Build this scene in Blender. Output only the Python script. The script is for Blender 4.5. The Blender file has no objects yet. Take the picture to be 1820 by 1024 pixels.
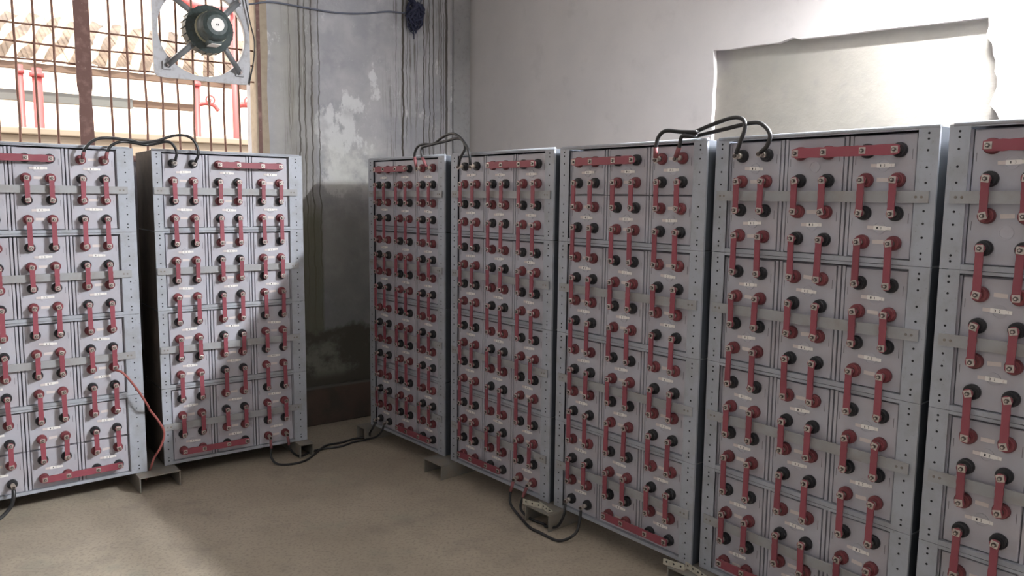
import bpy, bmesh, math, random
from mathutils import Vector, Matrix
from mathutils.geometry import tessellate_polygon
random.seed(7)
scene = bpy.context.scene
COL = scene.collection

# ------------------------------------------------------------------ camera
F_PX, PITCH, ROLL, CAM_Z = 1365.1, 0.1166, 0.0114, 1.8298
cam_data = bpy.data.cameras.new('camera')
cam = bpy.data.objects.new('camera', cam_data)
COL.objects.link(cam)
cam_data.sensor_width = 36.0
cam_data.lens = 36.0 * F_PX / 1820.0
cam_data.clip_start = 0.02
cam.matrix_world = (Matrix.Translation((0, 0, CAM_Z)) @ Matrix.Rotation(math.pi/2 - PITCH, 4, 'X')
                    @ Matrix.Rotation(ROLL, 4, 'Z'))
scene.camera = cam

# ------------------------------------------------------------------ colour / world / sun
scene.view_settings.view_transform = 'Standard'
scene.view_settings.look = 'None'
scene.view_settings.gamma = 1.0
scene.view_settings.use_curve_mapping = False
scene.view_settings.exposure = 0.30
world = bpy.data.worlds.new('sky')
scene.world = world
world.use_nodes = True
wn = world.node_tree.nodes
bg = wn['Background']
bg.inputs['Color'].default_value = (1.0, 0.98, 0.96, 1)
bg.inputs['Strength'].default_value = 4.5

A_L, A_R = 0.65, -0.87            # headings of the two walls
C0 = Vector((-0.401, 6.900, 0))   # the room corner
dL = Vector((math.cos(A_L), math.sin(A_L), 0)); nL = Vector((-math.sin(A_L), math.cos(A_L), 0))
dR = Vector((math.cos(A_R), math.sin(A_R), 0)); nR = Vector((-math.sin(A_R), math.cos(A_R), 0))

sun_d = bpy.data.lights.new('sun', 'SUN')
sun = bpy.data.objects.new('sun', sun_d)
COL.objects.link(sun)
sun_d.energy = 7.0
sun_d.angle = math.radians(1.0)
sun_d.color = (1.0, 0.93, 0.82)
sun_dir = (nL * 0.55 + dL * 0.25 + Vector((0, 0, -1.0))).normalized()   # high sun from over the building
sun.matrix_world = Matrix.Translation((0, 0, 8)) @ sun_dir.to_track_quat('-Z', 'Y').to_matrix().to_4x4()

# wall lamp and added unseen fill lamp: LAMP_* used by their builders further down
LAMP_WALL_POWER = 1450.0
LAMP_FILL_POWER = 18.0

# ------------------------------------------------------------------ materials
def mat(name, color, rough=0.6, metal=0.0, noise=None, noise2=None, bump=0.0, rand=0.0, spec=None, bscale=60):
    m = bpy.data.materials.new(name); m.use_nodes = True
    nt = m.node_tree; N = nt.nodes; L = nt.links
    b = N['Principled BSDF']
    b.inputs['Base Color'].default_value = (*color, 1)
    b.inputs['Roughness'].default_value = rough
    b.inputs['Metallic'].default_value = metal
    if spec is not None: b.inputs['Specular IOR Level'].default_value = spec
    src = None
    tc = N.new('ShaderNodeNewGeometry')
    def rgb(c):
        n = N.new('ShaderNodeRGB'); n.outputs[0].default_value = (*c, 1); return n.outputs[0]
    cur = rgb(color)
    for spec_ in (noise, noise2):
        if not spec_: continue
        scale, col2, lo, hi, amt = spec_
        t = N.new('ShaderNodeTexNoise'); t.inputs['Scale'].default_value = scale
        t.inputs['Detail'].default_value = 6; t.inputs['Roughness'].default_value = 0.6
        L.new(tc.outputs['Position'], t.inputs['Vector'])
        r = N.new('ShaderNodeMapRange'); r.inputs['From Min'].default_value = lo; r.inputs['From Max'].default_value = hi
        r.inputs['To Max'].default_value = amt
        L.new(t.outputs['Fac'], r.inputs['Value'])
        mx = N.new('ShaderNodeMix'); mx.data_type = 'RGBA'
        L.new(r.outputs['Result'], mx.inputs['Factor']); L.new(cur, mx.inputs['A']); mx.inputs['B'].default_value = (*col2, 1)
        cur = mx.outputs['Result']
    if rand:
        oi = N.new('ShaderNodeObjectInfo')
        r = N.new('ShaderNodeMapRange'); r.inputs['To Min'].default_value = 1 - rand; r.inputs['To Max'].default_value = 1 + rand
        L.new(oi.outputs['Random'], r.inputs['Value'])
        h = N.new('ShaderNodeHueSaturation'); L.new(r.outputs['Result'], h.inputs['Value']); L.new(cur, h.inputs['Color'])
        cur = h.outputs['Color']
    L.new(cur, b.inputs['Base Color'])
    if bump:
        t = N.new('ShaderNodeTexNoise'); t.inputs['Scale'].default_value = bscale; t.inputs['Detail'].default_value = 5
        L.new(tc.outputs['Position'], t.inputs['Vector'])
        bp = N.new('ShaderNodeBump'); bp.inputs['Strength'].default_value = bump; bp.inputs['Distance'].default_value = 0.01
        L.new(t.outputs['Fac'], bp.inputs['Height']); L.new(bp.outputs['Normal'], b.inputs['Normal'])
    return m

M = {}
M['steel'] = mat('blue grey painted steel', (0.41, 0.435, 0.49), 0.5, noise=(9, (0.29, 0.29, 0.29), .45, .75, .7), noise2=(70, (0.22, 0.2, 0.18), .62, .72, .5))
M['brace'] = mat('dusty grey steel strip', (0.365, 0.37, 0.385), 0.55, noise=(10, (0.29, 0.265, 0.24), .45, .72, .7))
M['side_shade_brown'] = mat('dark brown sheet for gap shade', (0.085, 0.07, 0.062), 0.9, noise=(6, (0.15, .12, .10), .4, .7, .8))  # shade in the left rack gap put into the colour
M['side_shade_blue'] = mat('dark blue grey sheet for gap shade', (0.07, 0.08, 0.10), 0.7)  # near-black colour carries the shade between the right racks
M['hole'] = mat('dark hole', (0.02, 0.02, 0.022), 0.9)
M['case'] = mat('light grey cell plastic', (0.50, 0.50, 0.56), 0.42, noise=(7, (0.46, 0.425, 0.46), .4, .7, .8), rand=.05)
M['print'] = mat('faint printed text', (0.16, 0.155, 0.17), 0.7)
M['redboss'] = mat('red terminal plastic', (0.20, 0.045, 0.055), 0.45, noise=(30, (0.3, 0.12, 0.11), .5, .8, .5), rand=.15)
M['blackboss'] = mat('black terminal plastic', (0.022, 0.022, 0.026), 0.42)
M['sleeve'] = mat('red insulating sleeve', (0.275, 0.062, 0.085), 0.5, noise=(25, (0.27, 0.09, 0.10), .5, .8, .6), rand=.12)
M['tin'] = mat('tinned terminal metal', (0.62, 0.56, 0.52), 0.38, metal=.75, noise=(80, (0.3, .26, .24), .5, .7, .6))
M['bolt'] = mat('dull bolt steel', (0.12, 0.10, 0.095), 0.45, metal=.7)
M['label'] = mat('white paper label', (0.93, 0.90, 0.87), 0.55)
M['label_dull'] = mat('faded paper label', (0.74, 0.67, 0.65), 0.6)
M['ink'] = mat('dark ink', (0.03, 0.03, 0.035), 0.6)
M['blackcable'] = mat('black cable rubber', (0.02, 0.02, 0.022), 0.35)
M['redcable'] = mat('red cable jacket', (0.34, 0.10, 0.09), 0.45)
M['pink'] = mat('red heat shrink', (0.27, 0.09, 0.10), 0.5)
M['beige_steel'] = mat('beige slotted steel', (0.52, 0.49, 0.41), 0.55, noise=(30, (0.3, .27, .2), .5, .75, .8))
M['channel'] = mat('dusty channel steel', (0.22, 0.21, 0.19), 0.55, noise=(15, (0.24, .2, .16), .4, .7, .9))
M['rust'] = mat('rusty brown steel', (0.15, 0.075, 0.062), 0.7, noise=(18, (0.34, .2, .17), .5, .8, .8), noise2=(60, (.6, .5, .45), .68, .72, .7))
M['barrust'] = mat('thin rusty bar', (0.20, 0.10, 0.07), 0.7)
M['fanarm'] = mat('dark fan arm paint', (0.20, 0.21, 0.22), 0.5)
M['fanpaint'] = mat('grey fan paint', (0.50, 0.50, 0.53), 0.5, noise=(25, (0.3, .27, .27), .5, .75, .7))
M['motor'] = mat('dark green motor paint', (0.055, 0.075, 0.075), 0.5, noise=(40, (0.03, .04, .035), .45, .65, .8), bump=.3, bscale=80)
M['tape'] = mat('pale motor band', (0.45, 0.43, 0.30), 0.6)
M['tan'] = mat('tan plaster edge', (0.38, 0.31, 0.23), 0.85, noise=(20, (.3, .24, .18), .45, .7, .8))
M['pipe'] = mat('red fire pipe paint', (0.36, 0.07, 0.07), 0.5)
M['beam'] = mat('pale grey beam', (0.13, 0.135, 0.13), 0.6)
M['cream'] = mat('cream outdoor render', (0.80, 0.70, 0.58), 0.9, noise=(2, (.7, .6, .5), .4, .7, .6))
M['parapet'] = mat('cream parapet render', (0.30, 0.24, 0.18), 0.9, noise=(2, (.26, .22, .18), .4, .7, .6))
M['rail_tan'] = mat('brown edge rail', (0.13, 0.085, 0.06), 0.8)
M['ground'] = mat('dry outdoor ground', (0.6, 0.52, 0.42), 0.95)
M['ceiling'] = mat('whitewashed ceiling', (0.50, 0.48, 0.46), 0.9, noise=(3, (.42, .40, .38), .5, .8, .6))
M['backwall'] = mat('whitewashed rear wall', (0.34, 0.33, 0.32), 0.9, noise=(3, (.26, .25, .24), .5, .8, .6))
M['plastic_white'] = mat('white lamp housing', (0.8, 0.8, 0.8), 0.5)
M['wire'] = mat('grey blue wire', (0.12, 0.13, 0.17), 0.6)
M['clump'] = mat('dark blue rag', (0.025, 0.028, 0.06), 0.9)

def emit(name, color, strength):
    m = bpy.data.materials.new(name); m.use_nodes = True
    b = m.node_tree.nodes['Principled BSDF']
    b.inputs['Base Color'].default_value = (*color, 1)
    b.inputs['Emission Color'].default_value = (*color, 1); b.inputs['Emission Strength'].default_value = strength
    return m

class G:      # a tiny node-graph helper for the three big surfaces
    def __init__(s, name, rough=.85):
        s.m = bpy.data.materials.new(name); s.m.use_nodes = True
        s.nt = s.m.node_tree; s.N = s.nt.nodes; s.L = s.nt.links
        s.b = s.N['Principled BSDF']; s.b.inputs['Roughness'].default_value = rough
        s.tc = s.N.new('ShaderNodeTexCoord')
        s.sep = s.N.new('ShaderNodeSeparateXYZ'); s.L.new(s.tc.outputs['Object'], s.sep.inputs[0])
        s.x, s.y, s.z = s.sep.outputs
    def put(s, sock, v):
        if hasattr(v, 'is_output') or isinstance(v, bpy.types.NodeSocket): s.L.new(v, sock)
        else: sock.default_value = v
    def op(s, o, a, b=0.0, c=None):
        n = s.N.new('ShaderNodeMath'); n.operation = o
        s.put(n.inputs[0], a); s.put(n.inputs[1], b)
        if c is not None: s.put(n.inputs[2], c)
        return n.outputs[0]
    def noise(s, scale, sx=1, sy=1, sz=1, detail=6, rough=.6, off=0):
        mp = s.N.new('ShaderNodeMapping'); mp.inputs['Scale'].default_value = (sx, sy, sz); mp.inputs['Location'].default_value = (off, off*.7, off*.3)
        s.L.new(s.tc.outputs['Object'], mp.inputs['Vector'])
        t = s.N.new('ShaderNodeTexNoise'); t.inputs['Scale'].default_value = scale; t.inputs['Detail'].default_value = detail
        t.inputs['Roughness'].default_value = rough
        s.L.new(mp.outputs[0], t.inputs['Vector']); return t.outputs['Fac']
    def rng(s, v, lo, hi, a=0.0, b=1.0, smooth=True):
        n = s.N.new('ShaderNodeMapRange'); n.interpolation_type = 'SMOOTHSTEP' if smooth else 'LINEAR'
        s.put(n.inputs['Value'], v)
        n.inputs['From Min'].default_value = lo; n.inputs['From Max'].default_value = hi
        n.inputs['To Min'].default_value = a; n.inputs['To Max'].default_value = b
        return n.outputs['Result']
    def window(s, v, a, b, c, d):      # 0 before a, 1 between b and c, 0 after d
        return s.op('MULTIPLY', s.rng(v, a, b), s.rng(v, c, d, 1.0, 0.0))
    def mul(s, *v):
        r = v[0]
        for k in v[1:]: r = s.op('MULTIPLY', r, k)
        return r
    def mix(s, fac, A, B):
        n = s.N.new('ShaderNodeMix'); n.data_type = 'RGBA'; n.clamp_factor = True
        s.put(n.inputs['Factor'], fac)
        for k, v in (('A', A), ('B', B)):
            if isinstance(v, tuple): n.inputs[k].default_value = (*v, 1)
            else: s.L.new(v, n.inputs[k])
        return n.outputs['Result']
    def finish(s, colr, height=None, strength=.3, dist=.01):
        s.L.new(colr, s.b.inputs['Base Color'])
        if height is not None:
            bp = s.N.new('ShaderNodeBump'); bp.inputs['Strength'].default_value = strength; bp.inputs['Distance'].default_value = dist
            s.L.new(height, bp.inputs['Height']); s.L.new(bp.outputs['Normal'], s.b.inputs['Normal'])
        return s.m

def left_wall_material():
    g = G('stained grey plaster wall')
    n1 = g.noise(1.6); n2 = g.noise(7, off=3); n3 = g.noise(30, off=5)
    c = g.mix(g.rng(n1, .38, .64), (0.33, 0.33, 0.355), (0.43, 0.42, 0.435))
    c = g.mix(g.mul(g.rng(n2, .45, .7), .6), c, (0.48, 0.47, 0.485))
    # pale warm band beside the window, bluish middle
    c = g.mix(g.mul(g.window(g.x, -1.80, -1.72, -1.62, -1.52), .45), c, (0.40, 0.38, 0.33))
    # peeled white patches
    zone = g.mul(g.window(g.x, -1.50, -1.40, -0.95, -0.80), g.window(g.z, 1.75, 1.9, 2.55, 2.95))
    peel = g.rng(g.op('ADD', g.noise(4.2, 1, 1, .6, 8, .68, 11), g.op('MULTIPLY', zone, .12)), .60, .66)
    c = g.mix(g.mul(peel, .75, g.rng(g.z, 1.6, 1.8)), c, (0.70, 0.70, 0.70))
    pale = g.mul(g.window(g.x, -1.42, -1.30, -0.95, -0.80), g.window(g.z, 1.80, 1.92, 2.12, 2.35), g.rng(n2, .3, .55))
    c = g.mix(g.mul(pale, .75), c, (0.64, 0.64, 0.61))
    fleck = g.mul(g.rng(g.noise(14, 1, 1, .7, 7, .7, 17), .60, .66), g.rng(g.noise(2.5, off=31), .45, .6), g.rng(g.z, 1.7, 2.0))
    c = g.mix(g.mul(fleck, .6), c, (0.62, 0.62, 0.62))
    c = g.mix(g.mul(g.rng(g.noise(5, off=41), .52, .68), .4), c, (0.27, 0.265, 0.29))
    # fine run-down streaks
    st = g.mul(g.rng(g.noise(38, 1, 1, .03, 4, .7, 2), .50, .62), g.rng(g.noise(9, 1, 1, .25, 5, .7, 6), .32, .58))
    z1 = g.window(g.x, -0.90, -0.70, -0.22, -0.19)
    z2 = g.window(g.x, -1.72, -1.58, -1.44, -1.38)
    c = g.mix(g.mul(st, g.op('ADD', g.op('MULTIPLY', z1, .85), g.op('MULTIPLY', z2, .7))), c, (0.13, 0.12, 0.10))
    c = g.mix(g.mul(z2, .35), c, (0.20, 0.18, 0.13))
    wob = g.op('MULTIPLY', g.op('SUBTRACT', g.noise(5, .3, .3, 1, 3, .6, 7), .5), .05)
    for x0, w, a, zlow in ((-0.655, .009, .95, 1.9), (-0.618, .003, .7, 2.3), (-0.456, .0055, .9, 1.9), (-0.40, .004, .85, 1.9), (-0.362, .004, .85, 1.9),
                     (-0.285, .004, .9, 1.9), (-0.232, .011, .8, 1.9), (-0.52, .003, .6, 2.5), (-0.26, .003, .7, 1.9), (-0.72, .003, .5, 2.2),
                     (-1.545, .006, .8, 1.0), (-1.50, .005, .7, 1.0), (-1.448, .006, .8, .8), (-1.62, .003, .5, 2.2), (-1.39, .005, .75, .8)):
        dd = g.op('ABSOLUTE', g.op('SUBTRACT', g.op('ADD', g.x, wob), x0))
        c = g.mix(g.mul(g.rng(dd, w*.5, w*1.4, 1.0, 0.0), a, g.rng(g.z, zlow-.1, zlow+.1)), c, (0.055, 0.045, 0.035))
    light = g.op('ABSOLUTE', g.op('SUBTRACT', g.x, -0.205))
    c = g.mix(g.mul(g.rng(light, .004, .009, 1.0, 0.0), .6), c, (0.55, 0.53, 0.50))
    # damp plus painted rack shadow: green grey below shoulder height, dark moss line, brown foot
    damp_shade_edge = g.op('ADD', g.z, g.op('MULTIPLY', g.op('SUBTRACT', n2, .5), .35))
    c = g.mix(g.mul(g.rng(damp_shade_edge, 1.95, 1.55), .42, g.rng(n1, .25, .5)), c, (0.15, 0.155, 0.12))
    c = g.mix(g.mul(g.rng(damp_shade_edge, 1.35, .95), .45), c, (0.17, 0.18, 0.19))
    c = g.mix(g.mul(g.window(g.x, -1.75, -1.6, -1.40, -1.36), g.rng(g.z, 1.9, 1.6), .7), c, (0.13, 0.125, 0.075))
    c = g.mix(g.rng(damp_shade_edge, .80, .72), c, (0.085, 0.08, 0.065))
    c = g.mix(g.mul(g.rng(damp_shade_edge, .70, .60), g.rng(g.noise(5, off=21), .42, .6), g.rng(g.z, .35, .45)), c, (0.21, 0.21, 0.18))
    return g.finish(c, g.op('ADD', n2, g.op('MULTIPLY', n3, .4)), .35, .012)

def right_wall_material():
    g = G('cream distempered wall')
    n1 = g.noise(1.3); n2 = g.noise(6, off=4)
    c = g.mix(g.rng(n1, .35, .65), (0.68, 0.645, 0.635), (0.74, 0.70, 0.685))
    c = g.mix(g.mul(g.rng(n2, .55, .8), .4), c, (0.54, 0.51, 0.50))
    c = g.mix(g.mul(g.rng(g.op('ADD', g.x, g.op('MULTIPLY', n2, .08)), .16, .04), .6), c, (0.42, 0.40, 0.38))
    spots = g.rng(g.noise(13, off=9, detail=2), .80, .82)
    c = g.mix(g.mul(spots, .6), c, (0.35, 0.33, 0.33))
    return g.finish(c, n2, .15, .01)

def cement_material():
    g = G('bare cement render in the old opening')
    n1 = g.noise(2.2); n2 = g.noise(11, off=4)
    c = g.mix(g.rng(n1, .35, .65), (0.285, 0.268, 0.24), (0.325, 0.30, 0.268))
    c = g.mix(g.mul(g.rng(n2, .5, .75), .5), c, (0.26, 0.247, 0.235))
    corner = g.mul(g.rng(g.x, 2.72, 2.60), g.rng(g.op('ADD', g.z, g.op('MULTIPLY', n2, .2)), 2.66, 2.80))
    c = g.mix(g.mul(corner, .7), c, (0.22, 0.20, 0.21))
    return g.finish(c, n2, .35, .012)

def pilaster_material():
    g = G('dark grey corner plaster')
    n1 = g.noise(2.5, off=2); n2 = g.noise(30, off=4)
    c = g.mix(g.rng(n1, .35, .65), (0.29, 0.29, 0.295), (0.35, 0.34, 0.34))
    c = g.mix(g.mul(g.rng(n2, .5, .7), .5), c, (0.23, 0.225, 0.22))
    return g.finish(c, n2, .3, .01)

def floor_material():
    g = G('worn cement floor', .8)
    n1 = g.noise(.9); n2 = g.noise(4, off=3); n3 = g.noise(60, off=6, detail=3)
    c = g.mix(g.rng(n1, .35, .65), (0.36, 0.305, 0.24), (0.45, 0.385, 0.305))
    c = g.mix(g.mul(g.rng(n2, .5, .72), .5), c, (0.27, 0.235, 0.195))
    c = g.mix(g.mul(g.rng(n3, .48, .66), .45), c, (0.22, 0.19, 0.155))
    c = g.mix(g.mul(g.rng(g.noise(3, off=15), .6, .72), .35), c, (0.30, 0.30, 0.24))
    return g.finish(c, g.op('ADD', n3, n2), .25, .006)

def plinth_material():
    g = G('damp brown plinth')
    n1 = g.noise(5); n2 = g.noise(30, off=4)
    c = g.mix(g.rng(n1, .35, .65), (0.075, 0.06, 0.05), (0.11, 0.075, 0.06))
    c = g.mix(g.mul(g.rng(g.z, .29, .305), .6), c, (0.15, 0.15, 0.135))
    return g.finish(c, n2, .3, .01)

def awning_material():
    g = G('corrugated awning sheet')
    w = g.op('SINE', g.op('MULTIPLY', g.op('ADD', g.x, g.op('MULTIPLY', g.y, -.30)), 30.0))
    nn = g.noise(2, off=3)
    c = g.mix(g.rng(w, -.3, .0), (0.55, 0.44, 0.32), (0.085, 0.058, 0.04))  # dark stripes are shadows put into the sheet colour
    c = g.mix(g.mul(g.rng(nn, .4, .6), .5), c, (0.24, .17, .12))
    return g.finish(c)

# ------------------------------------------------------------------ mesh helpers
class MB:
    def __init__(s):
        s.bm = bmesh.new(); s.mats = []
    def mi(s, name):
        if name not in s.mats: s.mats.append(name)
        return s.mats.index(name)
    def _mark(s, faces, m, smooth=False):
        i = s.mi(m)
        for f in faces: f.material_index = i; f.smooth = smooth
    def box(s, x0, x1, y0, y1, z0, z1, m, bevel=0.0, rot=None):
        vs = [s.bm.verts.new((x, y, z)) for x in (x0, x1) for y in (y0, y1) for z in (z0, z1)]
        idx = [(0, 1, 3, 2), (4, 6, 7, 5), (0, 4, 5, 1), (2, 3, 7, 6), (0, 2, 6, 4), (1, 5, 7, 3)]
        fs = [s.bm.faces.new([vs[i] for i in q]) for q in idx]
        s._mark(fs, m)
        if rot is not None:
            bmesh.ops.transform(s.bm, matrix=rot, verts=vs)
        if bevel:
            es = {e for f in fs for e in f.edges}
            r = bmesh.ops.bevel(s.bm, geom=list(es), offset=bevel, segments=2, profile=.5, affect='EDGES', clamp_overlap=True)
            s._mark(r['faces'], m)
        return s
    def cyl(s, p0, p1, r0, r1, m, n=16, cap=True, smooth=True):
        p0, p1 = Vector(p0), Vector(p1)
        ax = (p1 - p0).normalized()
        a = ax.orthogonal().normalized(); b = ax.cross(a)
        R0 = [s.bm.verts.new(p0 + (a*math.cos(t) + b*math.sin(t))*r0) for t in [2*math.pi*i/n for i in range(n)]]
        R1 = [s.bm.verts.new(p1 + (a*math.cos(t) + b*math.sin(t))*r1) for t in [2*math.pi*i/n for i in range(n)]]
        s._mark([s.bm.faces.new((R0[i], R0[(i+1) % n], R1[(i+1) % n], R1[i])) for i in range(n)], m, smooth)
        if cap:
            s._mark([s.bm.faces.new(R0[::-1]), s.bm.faces.new(R1)], m)
        return s
    def ring(s, c, ax, ri, ro, t, m, n=24):
        c, ax = Vector(c), Vector(ax).normalized()
        a = ax.orthogonal().normalized(); b = ax.cross(a)
        L = []
        for (r, h) in ((ri, 0), (ro, 0), (ro, t), (ri, t)):
            L.append([s.bm.verts.new(c + ax*h + (a*math.cos(q) + b*math.sin(q))*r) for q in [2*math.pi*i/n for i in range(n)]])
        for k in range(4):
            P, Q = L[k], L[(k+1) % 4]
            s._mark([s.bm.faces.new((P[i], P[(i+1) % n], Q[(i+1) % n], Q[i])) for i in range(n)], m, k in (1, 3))
        return s
    def tube(s, pts, r, m, n=8, sub=6, cap=True):
        P = [Vector(p) for p in pts]
        if sub > 1 and len(P) > 2:
            Q = []
            for i in range(len(P)-1):
                p0 = P[i-1] if i else P[0]*2 - P[1]
                p3 = P[i+2] if i+2 < len(P) else P[-1]*2 - P[-2]
                for k in range(sub):
                    t = k/sub
                    Q.append(0.5*((2*P[i]) + (P[i+1]-p0)*t + (2*p0 - 5*P[i] + 4*P[i+1] - p3)*t*t + (3*P[i] - p0 - 3*P[i+1] + p3)*t**3))
            Q.append(P[-1]); P = Q
        up = None; rings = []
        for i, p in enumerate(P):
            tan = (P[min(i+1, len(P)-1)] - P[max(i-1, 0)]).normalized()
            if up is None: up = tan.orthogonal().normalized()
            up = (up - tan*up.dot(tan)).normalized()
            b = tan.cross(up)
            rr = r[min(len(r)-1, int(i/len(P)*len(r)))] if isinstance(r, (list, tuple)) else r
            rings.append([s.bm.verts.new(p + (up*math.cos(q) + b*math.sin(q))*rr) for q in [2*math.pi*j/n for j in range(n)]])
        fs = []
        for A, B in zip(rings, rings[1:]):
            fs += [s.bm.faces.new((A[j], A[(j+1) % n], B[(j+1) % n], B[j])) for j in range(n)]
        s._mark(fs, m, True)
        if cap: s._mark([s.bm.faces.new(rings[0][::-1]), s.bm.faces.new(rings[-1])], m)
        return s
    def prism(s, poly, y0, y1, m, holes=()):       # polygon in XZ, extruded along Y
        loops = [list(poly)] + [list(h) for h in holes]
        flat = [p for l in loops for p in l]
        tris = tessellate_polygon([[Vector((p[0], p[1], 0)) for p in l] for l in loops])
        F = [s.bm.verts.new((p[0], y0, p[1])) for p in flat]; B = [s.bm.verts.new((p[0], y1, p[1])) for p in flat]
        fs = []
        for t in tris:
            fs.append(s.bm.faces.new([F[i] for i in t])); fs.append(s.bm.faces.new([B[i] for i in reversed(t)]))
        k = 0
        for l in loops:
            n = len(l)
            for i in range(n):
                a, b = k+i, k+(i+1) % n
                fs.append(s.bm.faces.new((F[a], F[b], B[b], B[a])))
            k += n
        s._mark(fs, m); return s
    def mesh(s, name):
        bmesh.ops.recalc_face_normals(s.bm, faces=s.bm.faces)
        me = bpy.data.meshes.new(name); s.bm.to_mesh(me); s.bm.free()
        for m in s.mats: me.materials.append(M[m])
        return me
    def build(s, name, parent=None):
        return link(name, s.mesh(name), parent)

def link(name, me, parent=None, loc=None):
    o = bpy.data.objects.new(name, me); COL.objects.link(o)
    if parent is not None: o.parent = parent
    if loc is not None: o.location = loc
    return o

def tag(o, label, cat, group=None):
    o['label'] = label; o['category'] = cat
    if group: o['group'] = group
    return o

def thing(name, label, cat, loc=(0, 0, 0), rz=0.0, group=None):
    o = bpy.data.objects.new(name, None); COL.objects.link(o)
    o.empty_display_size = .1
    o.location = loc; o.rotation_euler = (0, 0, rz)
    return tag(o, label, cat, group)

def copy_tree(src, parent=None, parts=True):
    c = src.copy(); COL.objects.link(c)
    if parent is not None: c.parent = parent
    for ch in KIDS.get(src.name, []) if parts else []:
        copy_tree(ch, c)
    return c
KIDS = {}
def kid(parent, o):
    KIDS.setdefault(parent.name, []).append(o); return o

def struct(o):
    o['kind'] = 'structure'; return o

# ------------------------------------------------------------------ the room
M['wl'] = left_wall_material(); M['wr'] = right_wall_material(); M['cement'] = cement_material()
M['pil'] = pilaster_material(); M['floor'] = floor_material(); M['plinth'] = plinth_material(); M['awning'] = awning_material()
HC = 3.75
LEN_L, LEN_R = 6.6, 8.2
def room_pt(a, b):  # a metres left along the left wall, b metres along the right wall
    return C0 - dL*a + dR*b
c = [room_pt(-.3, -.3), room_pt(LEN_L+.3, -.3), room_pt(LEN_L+.3, LEN_R+.3), room_pt(-.3, LEN_R+.3)]
def slab(name, z0, z1, m):
    b = MB()
    lo = [b.bm.verts.new((p.x, p.y, z0)) for p in c]; hi = [b.bm.verts.new((p.x, p.y, z1)) for p in c]
    fs = [b.bm.faces.new(lo[::-1]), b.bm.faces.new(hi)] + [b.bm.faces.new((lo[i], lo[(i+1) % 4], hi[(i+1) % 4], hi[i])) for i in range(4)]
    b._mark(fs, m)
    return struct(b.build(name))
slab('floor', -.12, 0, 'floor')
slab('ceiling', HC, HC+.15, 'ceiling')

WX0, WX1, WZ0, WZ1 = -4.35, -1.872, 2.085, 3.42      # the barred window opening
b = MB()
b.box(-LEN_L-.25, WX0, 0, .22, 0, HC, 'wl'); b.box(WX1, 0.0, 0, .22, 0, HC, 'wl')
b.box(WX0, WX1, 0, .22, 0, WZ0, 'wl'); b.box(WX0, WX1, 0, .22, WZ1, HC, 'wl')
wall = struct(b.build('wall_left')); wall.location = C0; wall.rotation_euler = (0, 0, A_L)
b = MB(); b.box(-.172, 0.0, -.025, 0, 0, HC, 'pil', bevel=.006)
o = struct(b.build('trim_1')); o.location = C0; o.rotation_euler = (0, 0, A_L)
b = MB(); b.box(-3.9, -.172, -.035, 0, 0, .315, 'plinth', bevel=.008)
o = struct(b.build('baseboard_left')); o.location = C0; o.rotation_euler = (0, 0, A_L)
b = MB(); b.prism([(-1.840, 1.2), (-1.792, 1.2), (-1.786, 2.2), (-1.797, 2.6), (-1.784, 2.9), (-1.79, 3.45), (-1.84, 3.45)], -.006, 0, 'tan')
o = struct(b.build('trim_2')); o.location = C0; o.rotation_euler = (0, 0, A_L)

# right wall with the blocked-up opening as a shallow ragged recess
rx = [(2.551, 2.764), (2.68, 2.752), (2.83, 2.753), (3.0, 2.745), (3.09, 2.762), (3.13, 2.747), (3.39, 2.734), (3.62, 2.728), (3.83, 2.717), (4.10, 2.708)]
rr = random.Random(3)
z = 2.708
right = []
for z, s_ in ((2.66, 4.108), (2.62, 4.095), (2.58, 4.128), (2.53, 4.132), (2.5, 4.145), (2.45, 4.15), (2.42, 4.165), (2.37, 4.155), (2.33, 4.148), (2.30, 4.138), (2.26, 4.16), (2.22, 4.185), (2.18, 4.19), (2.10, 4.17), (2.0, 4.18), (1.6, 4.16), (1.2, 4.17)):
    right.append((s_ + rr.uniform(-.006, .006), z))
left = [(2.56, 1.2)] + [(2.558 + rr.uniform(-.006, .006), 1.3 + i*.07) for i in range(20)]
hole = rx + right + left
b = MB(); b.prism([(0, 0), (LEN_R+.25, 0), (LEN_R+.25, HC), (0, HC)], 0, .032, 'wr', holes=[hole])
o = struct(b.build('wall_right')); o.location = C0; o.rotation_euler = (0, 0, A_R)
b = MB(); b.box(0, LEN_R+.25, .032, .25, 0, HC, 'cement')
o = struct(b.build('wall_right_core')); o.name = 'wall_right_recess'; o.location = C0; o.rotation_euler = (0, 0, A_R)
# rear walls behind the photographer
p = room_pt(LEN_L, 0)
b = MB(); b.box(0, LEN_R+.2, -.2, 0, 0, HC, 'backwall')
o = struct(b.build('wall_rear')); o.location = p; o.rotation_euler = (0, 0, A_R)
p = room_pt(LEN_L, LEN_R)
b = MB(); b.box(-.1, LEN_L+.2, -.2, 0, 0, HC, 'backwall')
o = struct(b.build('wall_near')); o.location = p; o.rotation_euler = (0, 0, A_L)

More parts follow.
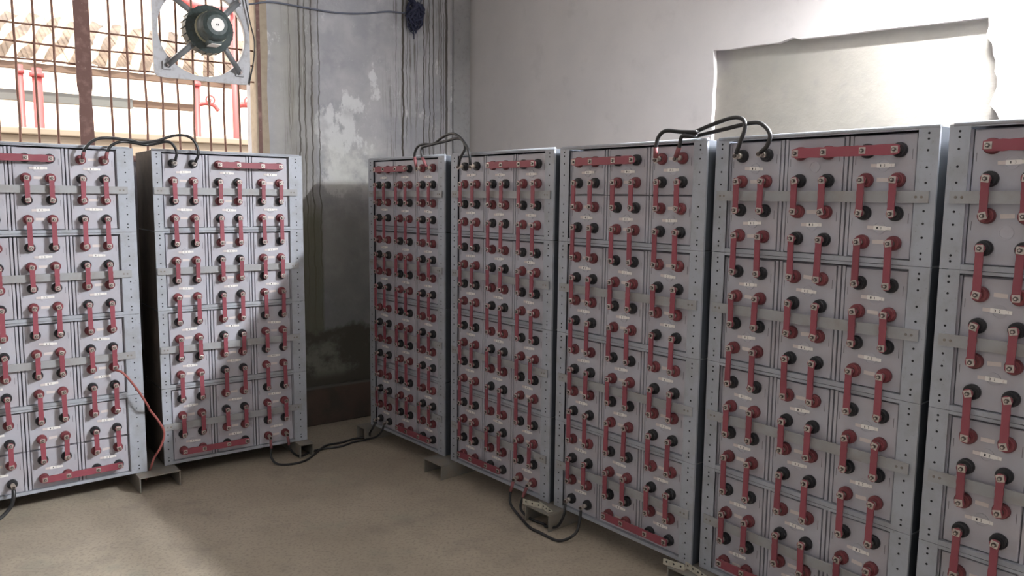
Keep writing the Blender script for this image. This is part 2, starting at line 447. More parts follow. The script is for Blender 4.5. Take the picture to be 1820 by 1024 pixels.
# ------------------------------------------------------------------ the window grille
win = bpy.data.objects.new('window_1', None); COL.objects.link(win)
win.location = C0; win.rotation_euler = (0, 0, A_L); struct(win)
b = MB()
t = .035
b.box(WX1+.005, WX1+.032, -.008, 0.0, WZ0-.04, WZ1+.04, 'rust'); b.box(WX1-.006, WX1+.008, -.006, .12, WZ0, WZ1, 'tan')
b.box(WX0-.042, WX0+.007, -.008, 0, WZ0-.04, WZ1+.04, 'rust')
b.box(WX0, WX1, -.008, 0, WZ1, WZ1+.04, 'rust'); b.box(WX0, WX1, -.008, 0, WZ0-.04, WZ0, 'rust')
b.build('window_frame', win)
PX0 = -2.99
b = MB(); b.prism([(PX0-.041, WZ0), (PX0+.041, WZ0), (PX0+.041, 2.36), (PX0+.036, 2.40), (PX0+.036, 2.47), (PX0+.045, 2.52), (PX0+.045, WZ1), (PX0-.045, WZ1), (PX0-.045, 2.52), (PX0-.036, 2.47), (PX0-.036, 2.40), (PX0-.041, 2.36)], .0, .012, 'rust')
b.box(PX0-.008, PX0+.008, .012, .05, WZ0, WZ1, 'rust')
b.build('mullion', win)
k = 0
xs = [-1.995 - .1045*i for i in range(0, 9)] + [-3.152 - .1045*i for i in range(0, 12)]
for x in xs:
    rr = random.Random(int(-x*1000)); b = MB()
    pts = [(x + rr.uniform(-.005, .005), .03 + rr.uniform(-.003, .003), zz) for zz in (WZ0, 2.3, 2.5, 2.66, 2.9, WZ1)]
    b.tube(pts, .0075, 'barrust', n=6, sub=3); b.build('vertical_bar', win)
for z in (2.655, 2.765, 2.875, 3.25):
    b = MB(); rr = random.Random(int(z*100))
    pts = [(x, .0385 + rr.uniform(0, .002), z + rr.uniform(-.006, .006)) for x in [WX0 + (WX1-WX0)*i/10 for i in range(11)]]
    b.tube(pts, .0062, 'barrust', n=6, sub=3); b.build('horizontal_bar', win)

# ------------------------------------------------------------------ exhaust fan in the window
FX, FZ, FR = -2.250, 2.945, .325
fan = thing('exhaust_fan', 'grey square exhaust fan with dark green motor, mounted on the barred window', 'fan', C0 + dL*FX + Vector((0, 0, FZ-FR)), A_L)
def arc(r, n=48): return [(r*math.cos(2*math.pi*i/n), FR + r*math.sin(2*math.pi*i/n)) for i in range(n)]
out = []
for (sx, sz) in ((1, 1), (-1, 1), (-1, -1), (1, -1)):
    cc = [(1.0, .80), (.985, .93), (.93, .985), (.80, 1.0)]
    if sx*sz < 0: cc = cc[::-1]
    out += [(sx*FR*a_, FR + sz*FR*b_) for a_, b_ in cc]
b = MB(); b.prism(out, -.034, -.026, 'fanpaint', holes=[arc(.300)])
b.ring((0, -.034, FR), (0, 1, 0), .296, .302, .05, 'fanpaint', 48)
b.prism([(x*1.0, z_) for x, z_ in out], -.026, -.006, 'fanpaint', holes=[[(x*.985, FR + (z_-FR)*.985) for x, z_ in out]])
b.build('frame', fan)
for (sx, sz) in ((1, 1), (-1, 1), (-1, -1), (1, -1)):
    b = MB()
    a0 = Vector((sx*.245, -.045, FR + sz*.245)); a1 = Vector((sx*.075, -.19, FR + sz*.075))
    b.tube([a0, a1], 0.024, 'fanarm', n=4, sub=1)
    b.box(a0.x-.028, a0.x+.028, -.050, -.034, a0.z-.028, a0.z+.028, 'fanpaint', bevel=.004)
    b.build('arm', fan)
    b = MB(); b.cyl((a0.x, -.050, a0.z), (a0.x, -.066, a0.z), .013, .013, 'bolt', 6, smooth=False); b.cyl((a0.x, -.066, a0.z), (a0.x, -.076, a0.z), .007, .007, 'bolt', 8)
    b.build('bolt', fan)
b = MB()
prof = [(-.04, .05), (-.05, .145), (-.10, .158), (-.20, .158), (-.215, .128), (-.225, .106), (-.335, .100), (-.36, .088), (-.375, .066), (-.378, .0)]
for (y0, r0), (y1, r1) in zip(prof, prof[1:]):
    b.cyl((0, y0, FR), (0, y1, FR), r0, max(r1, .001), 'motor', 28, cap=False)
for i in range(22):
    t_ = 2*math.pi*i/22
    cx, cz = math.cos(t_), math.sin(t_)
    b.tube([(cx*.158, -.07, FR+cz*.158), (cx*.158, -.198, FR+cz*.158)], .005, 'motor', n=5, sub=1)
b.box(-.045, .045, -.32, -.235, FR-.115, FR-.085, 'motor', bevel=.006)
b.build('motor', fan)
b = MB(); b.ring((0, -.243, FR), (0, 1, 0), .104, .109, .009, 'tape', 28); b.ring((0, -.262, FR), (0, 1, 0), .103, .108, .009, 'tape', 28)
b.build('motor_band', fan)
b = MB(); b.cyl((0, -.378, FR), (0, -.381, FR), .043, .043, 'label', 24)
for x in (-.006, .005): b.box(x-.003, x+.003, -.3825, -.381, FR-.006, FR+.006, 'ink')
b.build('round_label', fan)
b = MB(); b.box(-.03, .035, -.335, -.22, FR-.121, FR-.115, 'label', bevel=.002); b.build('rating_plate', fan)
# wire hanging from the fan
def wl(s_, z_, y_=-.02): return C0 + dL*s_ + nL*y_ + Vector((0, 0, z_))
b = MB(); b.tube([wl(-1.97, 3.35, -.05), wl(-1.955, 3.2, -.06), wl(-1.925, 3.05, -.06), wl(-1.90, 2.93, -.06), wl(-1.905, 2.80, -.05), wl(-1.935, 2.65, -.045), wl(-1.94, 2.62, -.04)], .005, 'blackcable', n=6)
tag(b.build('power_cable'), 'thin black cable hanging beside the right edge of the exhaust fan', 'cable')
b = MB(); b.tube([wl(-1.93, 3.19, -.02), wl(-1.75, 3.235), wl(-1.5, 3.235), wl(-1.25, 3.235), wl(-1.0, 3.265), wl(-.8, 3.31), wl(-.62, 3.33), wl(-.5, 3.42), wl(-.45, 3.6)], .0065, 'wire', n=6)
tag(b.build('wall_wire'), 'grey wire strung across the top of the stained plaster wall', 'wire')
b = MB(); rr = random.Random(5)
for i in range(30):
    x0 = -.56 + rr.uniform(-.05, .05); z0 = 3.38 + rr.uniform(-.05, .05)
    pts = [wl(x0 + rr.uniform(-.07, .07)*(1-j*.12), z0 - .055*j*rr.uniform(.5, 1.0), -.02 - rr.uniform(0, .05)) for j in range(5)]
    b.tube(pts, [.012, .010, .008, .006, .004], 'clump', n=5, sub=4)
tag(b.build('wire_bundle'), 'dark blue tangled bundle hanging at the top of the stained wall near the corner', 'bundle')

# ------------------------------------------------------------------ outdoors, seen through the grille
def out_thing(o): o.location = C0; o.rotation_euler = (0, 0, A_L); return o
b = MB(); b.box(-12, 8, .23, 16, -.15, -.02, 'ground'); o = out_thing(b.build('ground')); struct(o)
b = MB(); b.box(-11, 7, 2.35, 2.5, -.05, 2.34, 'parapet', bevel=.01); b.box(-11, 7, 2.31, 2.54, 2.34, 2.40, 'parapet', bevel=.01)
tag(out_thing(b.build('boundary_wall')), 'sunlit cream boundary wall outside the barred window', 'wall')
b = MB(); b.box(-14, 10, 9.0, 9.2, -.05, 6.5, 'cream')
tag(out_thing(b.build('building')), 'pale sunlit building far outside behind the awning', 'building')
aw = thing('awning', 'corrugated awning sheet with painted shadow stripes outside the barred window', 'awning', C0, A_L)
b = MB()
n = 150; X0, X1 = -6.6, 0.6
for i in range(n):
    xa, xb = X0 + (X1-X0)*i/n, X0 + (X1-X0)*(i+1)/n
    za, zb = .02*math.sin(i*math.pi/3), .02*math.sin((i+1)*math.pi/3)
    vs = [b.bm.verts.new(v) for v in ((xa, 2.9, 3.07+za), (xb, 2.9, 3.07+zb), (xb, 4.6, 3.80+zb), (xa, 4.6, 3.80+za))]
    b._mark([b.bm.faces.new(vs)], 'awning', True)
o = b.build('roof_sheet', aw)
md = o.modifiers.new('thickness', 'SOLIDIFY'); md.thickness = .006
b = MB(); b.box(X0, X1, 2.93, 2.98, 2.98, 3.045, 'rail_tan', bevel=.004); b.build('edge_rail', aw)
for x in (-6.4, -3.9, 0.4):
    b = MB(); b.cyl((x, 3.0, -.02), (x, 3.0, 2.98), .03, .03, 'beam', 10); b.build('post', aw)
b = MB(); b.box(-6.4, -2.1, 3.05, 3.13, 2.70, 2.80, 'beam', bevel=.004); b.box(-2.1, -1.5, 3.06, 3.12, 2.72, 2.79, 'rail_tan', bevel=.004); b.build('cross_beam', aw)
def pipe(x, z1, r, label, valve=None):
    t_ = thing('fire_pipe', label, 'pipe', C0 + dL*x + nL*2.8 + Vector((0, 0, -.02)), A_L, 'red pipes outside the window')
    b = MB(); b.cyl((0, 0, 0), (0, 0, z1), r, r, 'pipe', 14)
    for zz in (z1-.06,): b.cyl((0, 0, zz-.02), (0, 0, zz+.02), r*1.5, r*1.5, 'pipe', 14)
    b.build('riser', t_)
    if valve:
        b = MB(); b.tube([(0, 0, valve), (.07, -.02, valve+.02), (.15, -.03, valve+.01), (.2, -.05, valve-.05)], r*.8, 'pipe', n=10)
        b.cyl((.10, -.03, valve+.02), (.10, -.11, valve+.05), .015, .015, 'pipe', 8)
        b.ring((.10, -.12, valve+.05), (0, 1, 0), .035, .05, .014, 'pipe', 16)
        b.build('valve', t_)
pipe(-3.09, 3.02, .022, 'slim red pipe, leftmost outside the window', None)
pipe(-2.96, 3.0, .042, 'thicker red pipe left of the brown mullion outside the window', None)
pipe(-1.53, 3.05, .028, 'red pipe with a valve outside, below the exhaust fan', 2.78)
pipe(-1.13, 4.2, .04, 'tall red pipe with a valve, rightmost outside the window', 2.80)
b = MB(); b.tube([(-1.9, 2.75, 4.6), (-1.85, 2.74, 4.2), (-1.80, 2.72, 3.92), (-1.66, 2.70, 3.78), (-1.45, 2.72, 3.74), (-1.16, 2.76, 3.76)], .035, 'pipe', n=10)
tag(out_thing(b.build('bent_pipe')), 'curved red pipe seen through the exhaust fan ring', 'pipe')

# ------------------------------------------------------------------ lamps
def tube_lamp(label, loc, rz, power, length=1.2, tilt=0):
    t_ = thing('tube_lamp', label, 'lamp', loc, rz)
    m = emit('glowing tube %d' % len(bpy.data.materials), (.95, .975, 1.0), power); M[m.name] = m
    for tz in (-.0, .045):
        b = MB(); b.cyl((-length/2+.02, -.03, tz), (length/2-.02, -.03, tz), .014, .014, m.name, 14); b.build('tube', t_)
    b = MB(); b.box(-length/2, length/2, 0, .05, -.04, .08, 'plastic_white', bevel=.004)
    for s_ in (-1, 1): b.box(s_*length/2-.018, s_*length/2+.018, -.05, 0, -.04, .08, 'plastic_white', bevel=.004)
    b.build('housing', t_)
    return t_
wall_lamp = tube_lamp('white fluorescent tube lamp on a bracket high on the cream wall', C0 + dR*4.6 - nR*.22 + Vector((0, 0, 3.275)), A_R, LAMP_WALL_POWER, 1.25)
b = MB()
for x in (-.4, .4): b.box(x-.012, x+.012, .05, .22, .01, .035, 'plastic_white')
b.build('bracket', wall_lamp)
tube_lamp('white fluorescent tube lamp, added unseen fill on the rear wall', room_pt(LEN_L-.05, 5.0) + Vector((0, 0, 3.3)), A_R + math.pi, LAMP_FILL_POWER, 1.2)  # added out of view to lift the ambient light

# ------------------------------------------------------------------ racks
ZB = .10
RACKS = {1: (-2.6338, 4.3089, .6864), 2: (-1.8206, 4.9918, .6443), 3: (-.7863, 5.3254, -.8522), 4: (-.1189, 4.5497, -.8623),
         5: (.5251, 3.8084, -.8687), 6: (1.1633, 3.0790, -.9015), 7: (1.7811, 2.3207, -.8717)}
RNAME = {1: 'leftmost rack', 2: 'second rack from left', 3: 'third rack from left', 4: 'middle rack', 5: 'third rack from right',
         6: 'second rack from right', 7: 'rightmost rack'}
T, P, H, DX, DY = .5, .2764, .2327, .0599, .0546
YC = .055                                # cell faces behind the nut faces
def rp(i, x, y, z):                      # rack coordinates -> world
    X, Y, a = RACKS[i]
    return Vector((X + x*math.cos(a) - y*math.sin(a), Y + x*math.sin(a) + y*math.cos(a), z + ZB))

# --- meshes of the steel module (one tier high)
EDGE = {'L': (-.457, .495), 'R': (-.470, .476)}      # outer faces of the uprights, left and right rows
def upright_mesh(s, g):
    b = MB()
    e = EDGE[g][0 if s < 0 else 1]
    x0, x1 = min(s*.403, e), max(s*.403, e)
    b.box(x0, x1, .040, .044, .001, T-.001, 'steel')
    xe = e
    b.box(min(xe, xe-s*.004), max(xe, xe-s*.004), .044, .052, .001, T-.001, 'steel')
    xm = (e + s*.403)/2
    for z_ in (.028, .048, .105, .155, .2, .30, .355, .415, .455, .475):
        b.cyl((xm, .0402, z_), (xm, .0393, z_), .0045, .0045, 'hole', 6, smooth=False)
    return b.mesh('upright')
me_up = {(s, g): upright_mesh(s, g) for s in (-1, 1) for g in 'LR'}
me_side = {}
for k_ in ('side_shade_brown', 'side_shade_blue'):
    b = MB(); b.box(.0, .003, .052, .50, .004, T-.004, k_); me_side[k_] = b.mesh('side_shade_panel')  # dark sheets stand in for shade between the racks
b = MB(); b.box(-.405, .405, .0415, .0455, .001, .019, 'steel'); b.box(-.405, .405, .0455, .5, .015, .019, 'steel'); me_bot = b.mesh('bottom_rail')
b = MB(); b.box(-.405, .405, .0415, .0455, .4875, .499, 'steel'); b.box(-.455, .47, .0455, .5, .4935, .497, 'steel'); me_top = b.mesh('top_rail')
b = MB(); b.box(-.405, .405, .0415, .0455, .4875, .499, 'steel'); b.box(-.456, .474, .0455, .5, .4935, .497, 'steel'); b.tube([(-.457, .046, .498), (.476, .046, .498)], .0085, 'steel', n=12, sub=1); me_top1 = b.mesh('top_rail')  # round bead on the top front edge added to catch the lamp light
b = MB()
b.box(-.452, .456, .0315, .0345, .2285, .2715, 'brace'); b.box(-.452, .456, .0345, .0395, .2285, .2305, 'brace'); b.box(-.452, .456, .0345, .0395, .2695, .2715, 'brace')
for s in (-1, 1):
    for dx in (0, .02): b.cyl((s*.432 - s*dx, .0315, .25), (s*.432 - s*dx, .030, .25), .005, .005, 'channel', 8)
me_brace = b.mesh('front_brace')
TIER = {1: 'top tier', 2: 'second tier', 3: 'third tier', 4: 'bottom tier'}
NO_BRACE = {(5, 1), (1, 4)}
for i in RACKS:
    for t_ in (1, 2, 3, 4):
        r = thing('rack_frame', 'perforated grey steel frame, %s of %s' % (TIER[t_], RNAME[i]), 'rack frame', rp(i, 0, 0, (4-t_)*T), RACKS[i][2], 'steel rack frames')
        for s in (-1, 1):
            g_ = 'L' if i < 3 else 'R'; e = EDGE[g_][0 if s < 0 else 1]
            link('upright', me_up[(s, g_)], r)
            link('side_shade_panel', me_side['side_shade_brown' if i < 3 else 'side_shade_blue'], r, (e - s*.0015 - .0015, 0, 0))
        link('bottom_rail', me_bot, r); link('top_rail', me_top1 if t_ == 1 else me_top, r)
        if (i, t_) not in NO_BRACE: link('front_brace', me_brace, r)

# --- cells
CH = .2312
b = MB()
b.box(-.1350, .1350, .018, .44, 0, CH, 'case', bevel=.003)
b.box(-.1180, .1180, 0, .0185, .004, CH-.004, 'case', bevel=.003)
for s in (-1, 1):
    b.box(min(s*.1222, s*.1350), max(s*.1222, s*.1350), .003, .0185, .001, CH-.001, 'case', bevel=.0015)
b.box(.1035, .1052, -.0006, .001, .135, .172, 'print'); b.box(-.1085, -.1068, -.0006, .001, .120, .150, 'print')
me_case = b.mesh('casing')
def boss_mesh(m):
    b = MB()
    b.cyl((0, .001, 0), (0, -.016, 0), .0275, .0270, m, 20); b.cyl((0, -.016, 0), (0, -.021, 0), .0270, .0235, m, 20)
    b.ring((0, -.0235, 0), (0, 1, 0), .0135, .019, .003, m, 16)
    b.cyl((0, -.020, 0), (0, -.0385, 0), .0115, .0115, 'tin', 12)
    return b.mesh('terminal')
me_boss = {'r': boss_mesh('redboss'), 'k': boss_mesh('blackboss')}
b = MB(); b.ring((0, -.0025, 0), (0, 1, 0), .0195, .0235, .003, 'case', 24); b.cyl((0, .0005, 0), (0, -.0012, 0), .0190, .0190, 'case', 24)
me_vent = b.mesh('vent_cap')
def label_mesh(seed):
    rr = random.Random(seed); b = MB()
    b.box(-.046, -.022, -.0034, -.0026, -.0065, .0065, 'label_dull'); b.box(-.022, .024, -.0036, -.0026, -.0078, .0078, 'label'); b.box(.024, .044, -.0034, -.0026, -.0062, .0062, 'label')
    for x in (-.0075, .0065):
        w = rr.uniform(.0014, .0026); h = .0042
        b.box(x-w, x+w, -.0041, -.0036, -h, -h+.0016, 'ink'); b.box(x-w, x+w, -.0041, -.0036, h-.0016, h, 'ink')
        b.box(x + rr.choice((-w, w-.0012)), x + w, -.0041, -.0036, -h, h, 'ink')
    b.box(.010+.022, .010+.024, -.0038, -.0034, -.004, .004, 'label_dull')
    return b.mesh('number_label')
me_num = [label_mesh(k) for k in range(4)]
b = MB(); b.box(-.0215, .0215, -.0008, .0003, -.0075, .0075, 'label_dull'); me_pol = b.mesh('polarity_label')

ORD = ['first', 'second', 'third', 'fourth', 'fifth', 'sixth', 'seventh', 'bottom']
ROW = ['top row', 'second row', 'third row', 'fourth row', 'fifth row', 'sixth row', 'seventh row', 'bottom row']
CNAME = ['left', 'middle', 'right']
NO_NUM = {(6, 1, 0), (7, 0, 1)}
def polarity(i, c_):      # colour of the top pair of a cell
    a = (i % 2 == 0)
    return ('k', 'r') if (c_ in (0, 2)) == a else ('r', 'k')
def cell_z(row):
    t_ = row // 2
    return (3 - t_ + .5)*T + (H/2 if row % 2 == 0 else -H/2)      # centre height
cell0 = None
for i in RACKS:
    for c_ in range(3):
        for row in range(8):
            zc = cell_z(row)
            up, dn = polarity(i, c_)
            r = thing('battery_cell', 'grey battery cell in %s column, %s from top, %s' % (CNAME[c_], ROW[row].replace(' row', '') + ' row', RNAME[i]) if row not in (0, 7)
                      else 'grey battery cell in %s column, %s, %s' % (CNAME[c_], ROW[row], RNAME[i]),
                      'battery', rp(i, (c_-1)*P, YC, zc - CH/2), RACKS[i][2], 'rack battery cells')
            link('casing', me_case, r)
            for s in (-1, 1):
                o = link('terminal', me_boss[up], r, (s*DX, 0, CH/2 + DY)); o['label'] = 'red terminal' if up == 'r' else 'black terminal'
                o = link('terminal', me_boss[dn], r, (s*DX, 0, CH/2 - DY)); o['label'] = 'red terminal' if dn == 'r' else 'black terminal'
            link('vent_cap', me_vent, r, (0, 0, CH/2))
            rr = random.Random(i*100 + c_*10 + row)
            if (i, c_, row) not in NO_NUM:
                o = link('number_label', me_num[rr.randrange(4)], r, (rr.uniform(-.006, .006), 0, CH/2 + rr.uniform(-.003, .003))); o.rotation_euler = (0, rr.uniform(-.05, .05), 0)
            o = link('polarity_label', me_pol, r, (rr.uniform(-.004, .002), 0, CH/2 + (DY if up == 'r' else -DY) + rr.uniform(-.003, .003)))
            o.rotation_euler = (0, rr.uniform(-.06, .06), 0)

# --- straps between the cells
def sleeve_mesh(L_, w):
    b = MB(); rr = random.Random(int(L_*1000))
    n = 9; pts = []
    for k in range(n):
        z_ = -L_/2 + .008 + (L_-.016)*k/(n-1); pts.append((w*(1 if k in (0, n-1) else rr.uniform(.86, 1.0)), z_))
    poly = [(x, z_) for x, z_ in pts] + [(-x, z_) for x, z_ in reversed(pts)]
    b.prism(poly, .0075, .0145, 'sleeve')
    for s in (-1, 1):
        b.cyl((0, .0078, s*L_/2), (0, .0142, s*L_/2), .0165, .0165, 'sleeve', 14, smooth=False)
    bmesh.ops.bevel(b.bm, geom=[e for e in b.bm.edges if e.is_boundary is False and e.calc_face_angle(0) > .9], offset=.0012, segments=1, affect='EDGES')
    return b.mesh('sleeve')
me_sl = {'short': sleeve_mesh(H - 2*DY, .0138), 'long': sleeve_mesh(T - H - 2*DY, .0132)}
b = MB()
b.box(-.0125, .0125, .0050, .0085, -.0125, .0125, 'tin', bevel=.0015)
b.cyl((0, .0050, 0), (0, -.0012, 0), .0078, .0078, 'bolt', 6, smooth=False); b.cyl((0, -.0012, 0), (0, -.0045, 0), .0042, .0036, 'tin', 8)
me_nut = b.mesh('bolt')
BOUND = ['first', 'second', 'third', 'fourth', 'fifth', 'sixth', 'seventh', 'eighth']
for i in RACKS:
    for c_ in range(3):
        for k in range(7):
            z0 = cell_z(k) - DY; z1 = cell_z(k+1) + DY
            kind = 'short' if k % 2 == 0 else 'long'
            for s in (-1, 1):
                rr = random.Random(i*1000 + c_*100 + k*10 + s)
                r = thing('connector_strap', '%s red strap joining %s and %s cells, %s column, %s' % ('left' if s < 0 else 'right', BOUND[k], BOUND[k+1], CNAME[c_], RNAME[i]),
                          'strap', rp(i, (c_-1)*P + s*DX, 0, (z0+z1)/2), RACKS[i][2], 'red connector straps')
                o = link('sleeve', me_sl[kind], r); o.rotation_euler = (0, rr.uniform(-.02, .02), 0)
                L_ = (z0 - z1)/2
                for q in (-1, 1):
                    o = link('bolt', me_nut, r, (0, 0, q*L_)); o.rotation_euler = (0, rr.uniform(-.3, .3), 0)
# --- long horizontal bars
def bar_mesh():
    b = MB(); xs_ = [(-P/2-DX), (-P/2+DX), (P/2-DX), (P/2+DX)]
    rr = random.Random(9); n = 22; x0, x1 = xs_[0]-.016, xs_[3]+.016
    top = [(x0 + (x1-x0)*k/n, (.0195 if 0 < k < n else .015) + rr.uniform(-.0012, .0012)) for k in range(n+1)]
    bot = [(x, -z_) for x, z_ in reversed(top)]
    b.prism(top + bot, .0075, .0145, 'sleeve')
    return b.mesh('sleeve'), xs_
me_bar, XB = bar_mesh()
for i in RACKS:
    even = (i % 2 == 0)
    for top in (True, False):
        xc = (P/2 if even else -P/2) if top else (-P/2 if even else P/2)
        zc = cell_z(0) + DY if top else cell_z(7) - DY
        r = thing('connector_bar', 'long red bar linking two %s cells of %s' % ('top' if top else 'bottom', RNAME[i]), 'connector bar', rp(i, xc, 0, zc), RACKS[i][2], 'long red connector bars')
        link('sleeve', me_bar, r)
        for x in XB: link('bolt', me_nut, r, (x, 0, 0))

# --- cables between racks
LUG = .0
def jumper(name, label, pts, red_from=None, red_to=None, r=.0085, cat='cable', group=None, lug=(True, True), m='blackcable'):
    b = MB(); b.tube(pts, r, m, n=8, sub=6)
    o = tag(b.build(name), label, cat, group)
    for k, (end, redf) in enumerate((((pts[0], pts[1]), red_from), ((pts[-1], pts[-2]), red_to))):
        if redf:
            b = MB(); p0, p1 = Vector(end[0]), Vector(end[1])
            q = p0 + (p1-p0)*min(1, redf/(p1-p0).length)
            b.tube([p0, q], r*1.2, 'pink', n=8, sub=1); so = b.build('heat_shrink', o); so['label'] = 'red heat shrink at cable end'
        if lug[k]:
            p0, p1 = Vector(end[0]), Vector(end[1]); b = MB()
            d_ = (p1-p0).normalized(); yv = CURY
            b.cyl(p0 - d_*.012 + yv*.006, p0 - d_*.012 - yv*.002, .013, .013, 'tin', 10)
            b.cyl(p0 - d_*.012 - yv*.002, p0 - d_*.012 - yv*.010, .008, .008, 'bolt', 6, smooth=False)
            b.build('lug', o)
    return o
def J(seq): return [rp(i, x, y, z) for i, x, y, z in seq]
CURY = nL
jumper('jumper_cable', 'black jumper cable from outer terminal of leftmost rack, its arch taller', J([(1, .217, -.002, 1.925), (1, .223, -.012, 1.965), (1, .26, -.012, 2.018), (1, .314, -.01, 2.046), (1, .394, -.005, 2.05), (1, .485, 0, 2.042), (2, -.523, 0, 2.035), (2, -.428, 0, 2.052), (2, -.33, 0, 2.088), (2, -.248, -.005, 2.086), (2, -.205, -.01, 2.036), (2, -.197, -.012, 1.978), (2, -.214, -.002, 1.93)]), .05, None, group='jumper cables between the racks')
jumper('jumper_cable', 'black jumper cable from inner terminal of leftmost rack, its arch lower', J([(1, .336, -.002, 1.925), (1, .346, -.012, 1.97), (1, .371, -.012, 2.010), (1, .423, -.01, 2.032), (1, .484, .008, 2.032), (2, -.492, .01, 2.024), (2, -.43, .008, 2.035), (2, -.385, 0, 2.048), (2, -.349, -.005, 2.039), (2, -.324, -.01, 1.989), (2, -.332, -.002, 1.932)]), .05, None, group='jumper cables between the racks')
CURY = nR
jumper('jumper_cable', 'upper black jumper cable between third rack from left and middle rack', J([(3, .217, -.002, 1.925), (3, .210, -.012, 2.0), (3, .245, -.012, 2.055), (3, .313, -.01, 2.072), (3, .408, 0, 2.07), (4, -.519, 0, 2.104), (4, -.428, 0, 2.124), (4, -.34, -.005, 2.109), (4, -.253, -.01, 2.05), (4, -.214, -.012, 1.988), (4, -.217, -.002, 1.925)]), .07, None, group='jumper cables between the racks')
jumper('jumper_cable', 'lower black jumper cable between third rack from left and middle rack', J([(3, .336, -.002, 1.925), (3, .300, -.012, 1.988), (3, .296, -.012, 2.048), (3, .377, -.01, 2.062), (4, -.488, .01, 2.081), (4, -.369, .01, 2.093), (4, -.29, 0, 2.072), (4, -.262, -.01, 2.023), (4, -.30, -.012, 1.975), (4, -.336, -.002, 1.925)]), .07, None, group='jumper cables between the racks')
jumper('jumper_cable', 'black jumper cable starting at outer red terminal, third rack from right', J([(5, .217, -.002, 1.925), (5, .227, -.012, 1.975), (5, .242, -.012, 2.021), (5, .28, -.01, 2.044), (5, .357, 0, 2.036), (5, .44, 0, 2.03), (6, -.56, 0, 2.034), (6, -.454, 0, 2.064), (6, -.353, -.004, 2.083), (6, -.302, -.008, 2.07), (6, -.288, -.012, 2.034), (6, -.306, -.012, 1.983), (6, -.334, -.002, 1.93)]), .05, None, r=.0095, group='jumper cables between the racks')
jumper('jumper_cable', 'black jumper cable starting at inner red terminal, third rack from right', J([(5, .336, -.002, 1.925), (5, .362, -.012, 1.97), (5, .374, -.012, 2.014), (5, .42, -.008, 2.012), (6, -.544, .012, 2.019), (6, -.394, .012, 2.041), (6, -.254, 0, 2.055), (6, -.199, -.008, 2.038), (6, -.166, -.012, 1.999), (6, -.178, -.012, 1.955), (6, -.214, -.002, 1.93)]), .05, None, r=.0095, group='jumper cables between the racks')
# the salmon coloured cable from the leftmost rack to the floor
CURY = nL
jumper('drop_cable', 'salmon red cable drooping from the leftmost rack to the floor', J([(1, .336, -.008, .6775), (1, .372, -.03, .655), (1, .436, -.035, .557), (1, .495, -.035, .443), (2, -.545, -.03, .40), (2, -.500, -.035, .325), (2, -.467, -.03, .237), (2, -.493, -.03, .15), (2, -.529, -.015, .085), (2, -.548, .0, .02), (2, -.56, .10, -.085)]), None, None, r=.0072, m='redcable', lug=(False, False))
jumper('drop_cable', 'black cable leaving the bottom left terminal of the leftmost rack', J([(1, -.2165, -.002, .062), (1, -.222, -.02, .02), (1, -.25, -.03, -.04), (1, -.34, -.06, -.085), (1, -.55, -.08, -.092)]), None, None, r=.011, lug=(True, False))
# cables on the floor between second and third rack
FL = lambda x, y: Vector((x, y, .009))
def fl_from(i, x, y): v = rp(i, x, y, 0); v.z = .009; return v
CURY = nL
jumper('floor_cable', 'black cable looping over the floor from second rack, left red terminal', [rp(2, .2165, -.002, .062), rp(2, .212, -.02, .005), rp(2, .205, -.035, -.05), fl_from(2, .23, -.08), fl_from(2, .31, -.14), fl_from(2, .42, -.12), fl_from(2, .55, .0), fl_from(2, .66, .10), fl_from(2, .78, .10), fl_from(2, .90, .13), rp(3, -.44, .0, -.080), rp(3, -.37, -.03, -.03), rp(3, -.336, -.02, .02), rp(3, -.336, -.002, .06)], .06, None, r=.008, group='cables from second to third rack')
jumper('floor_cable', 'black cable on the floor from second rack, right red terminal', [rp(2, .336, -.002, .062), rp(2, .338, -.02, .005), rp(2, .36, -.03, -.05), fl_from(2, .42, -.02), fl_from(2, .52, .03), fl_from(2, .62, .04), fl_from(2, .74, .02), fl_from(2, .86, .06), rp(3, -.40, -.05, -.085), rp(3, -.26, -.04, -.03), rp(3, -.217, -.02, .02), rp(3, -.217, -.002, .06)], .06, None, r=.008, group='cables from second to third rack')
CURY = nR
jumper('floor_cable', 'cable hanging from middle rack under third rack from right, outer loop', [rp(4, .2165, -.002, .062), rp(4, .214, -.02, .005), rp(4, .24, -.04, -.06), fl_from(4, .36, -.07), fl_from(4, .50, -.12), fl_from(5, -.40, -.13), fl_from(5, -.26, -.12), rp(5, -.20, -.06, -.05), rp(5, -.205, -.02, .01), rp(5, -.217, -.002, .062)], .07, None, r=.008, group='cables from middle rack to its right neighbour')
jumper('floor_cable', 'cable hanging from middle rack under third rack from right, inner loop', [rp(4, .336, -.002, .062), rp(4, .325, -.02, .005), rp(4, .33, -.04, -.06), fl_from(4, .42, -.04), fl_from(4, .52, -.03), fl_from(5, -.44, -.05), rp(5, -.36, -.04, -.07), rp(5, -.328, -.02, .0), rp(5, -.336, -.002, .062)], .07, None, r=.008, group='cables from middle rack to its right neighbour')

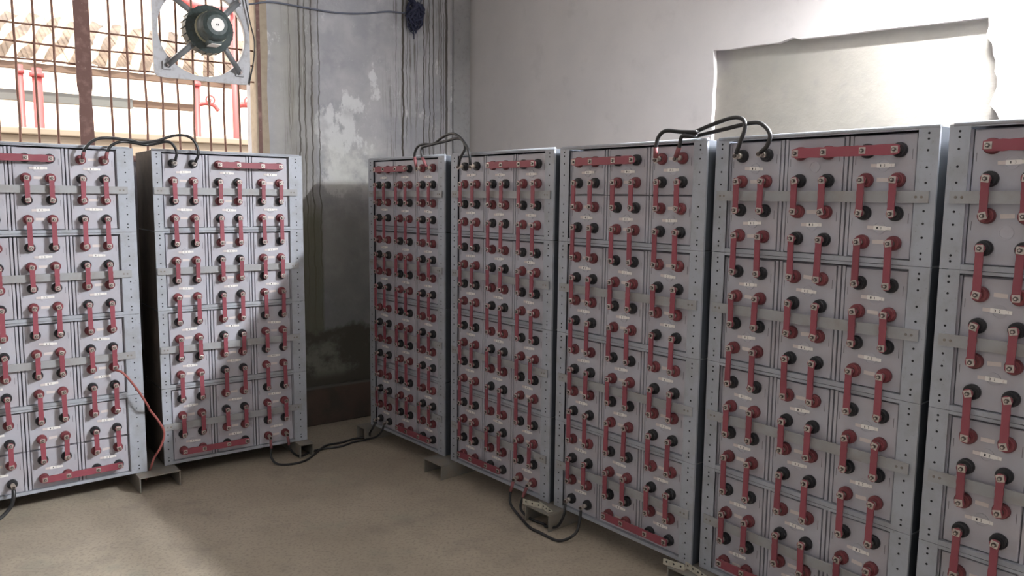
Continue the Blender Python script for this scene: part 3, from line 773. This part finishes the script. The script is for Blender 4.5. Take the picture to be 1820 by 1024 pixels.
# --- channels under the racks
def channel(label, i, x, w, y0=-.03, y1=.5, a_off=0.0):
    t_ = rp(i, x, y0, 0); t_.z = 0
    r = MB()
    r.box(-w/2, w/2, 0, y1-y0, .090, .0985, 'channel', bevel=.002)
    r.box(-w/2, -w/2+.008, 0, y1-y0, 0, .090, 'channel', bevel=.002); r.box(w/2-.008, w/2, 0, y1-y0, 0, .090, 'channel', bevel=.002)
    o = tag(r.build('base_channel'), label, 'base channel', 'steel channels under the racks')
    o.location = t_; o.rotation_euler = (0, 0, RACKS[i][2] + a_off)
channel('steel channel under the gap between leftmost and second rack', 1, .545, .24, -.06)
channel('steel channel under the left end of leftmost rack', 1, -.44, .12)
channel('steel channel under the right end of second rack', 2, .455, .10, -.05)
channel('steel channel under the left end of third rack from left', 3, -.47, .12, -.05)
channel('steel channel under the gap between third rack and middle rack', 3, .51, .20, -.08)
channel('steel channel under the gap right of the middle rack', 4, .50, .20, -.07)
channel('steel channel under the gap left of second rack from right', 5, .50, .20, -.04)
channel('steel channel under the gap left of the rightmost rack', 6, .50, .20, -.03)
channel('steel channel under the right end of rightmost rack', 7, .45, .12)
# --- slotted angle brackets lying at the rack feet
def bracket(label, i, x, y, z, rz, w=.10, d=.035):
    b = MB(); b.box(-w/2, w/2, 0, d, 0, .003, 'beige_steel'); b.box(-w/2, w/2, 0, .003, .003, .030, 'beige_steel')
    for k in (-.033, 0, .033):
        b.cyl((k*w/.1, d*.6, .003), (k*w/.1, d*.6, .0036), .006, .006, 'hole', 8); b.cyl((k*w/.1, .0, .017), (k*w/.1, -.0006, .017), .005, .005, 'hole', 8)
    o = tag(b.build('angle_bracket'), label, 'bracket', 'slotted brackets at the rack feet'); o.location = rp(i, x, y, z); o.rotation_euler = (0, 0, RACKS[i][2] + rz)
bracket('beige slotted bracket at the right foot of middle rack', 4, .45, -.06, .0, .25, .13)
bracket('beige slotted bracket at the left foot of third rack from right', 5, -.46, -.05, .0, -.25, .10)
bracket('beige slotted bracket at the right foot of third rack from right', 5, .43, -.03, .0, .2, .11)
bracket('beige slotted bracket at the left foot of second rack from right', 6, -.45, -.03, .0, -.2, .11)
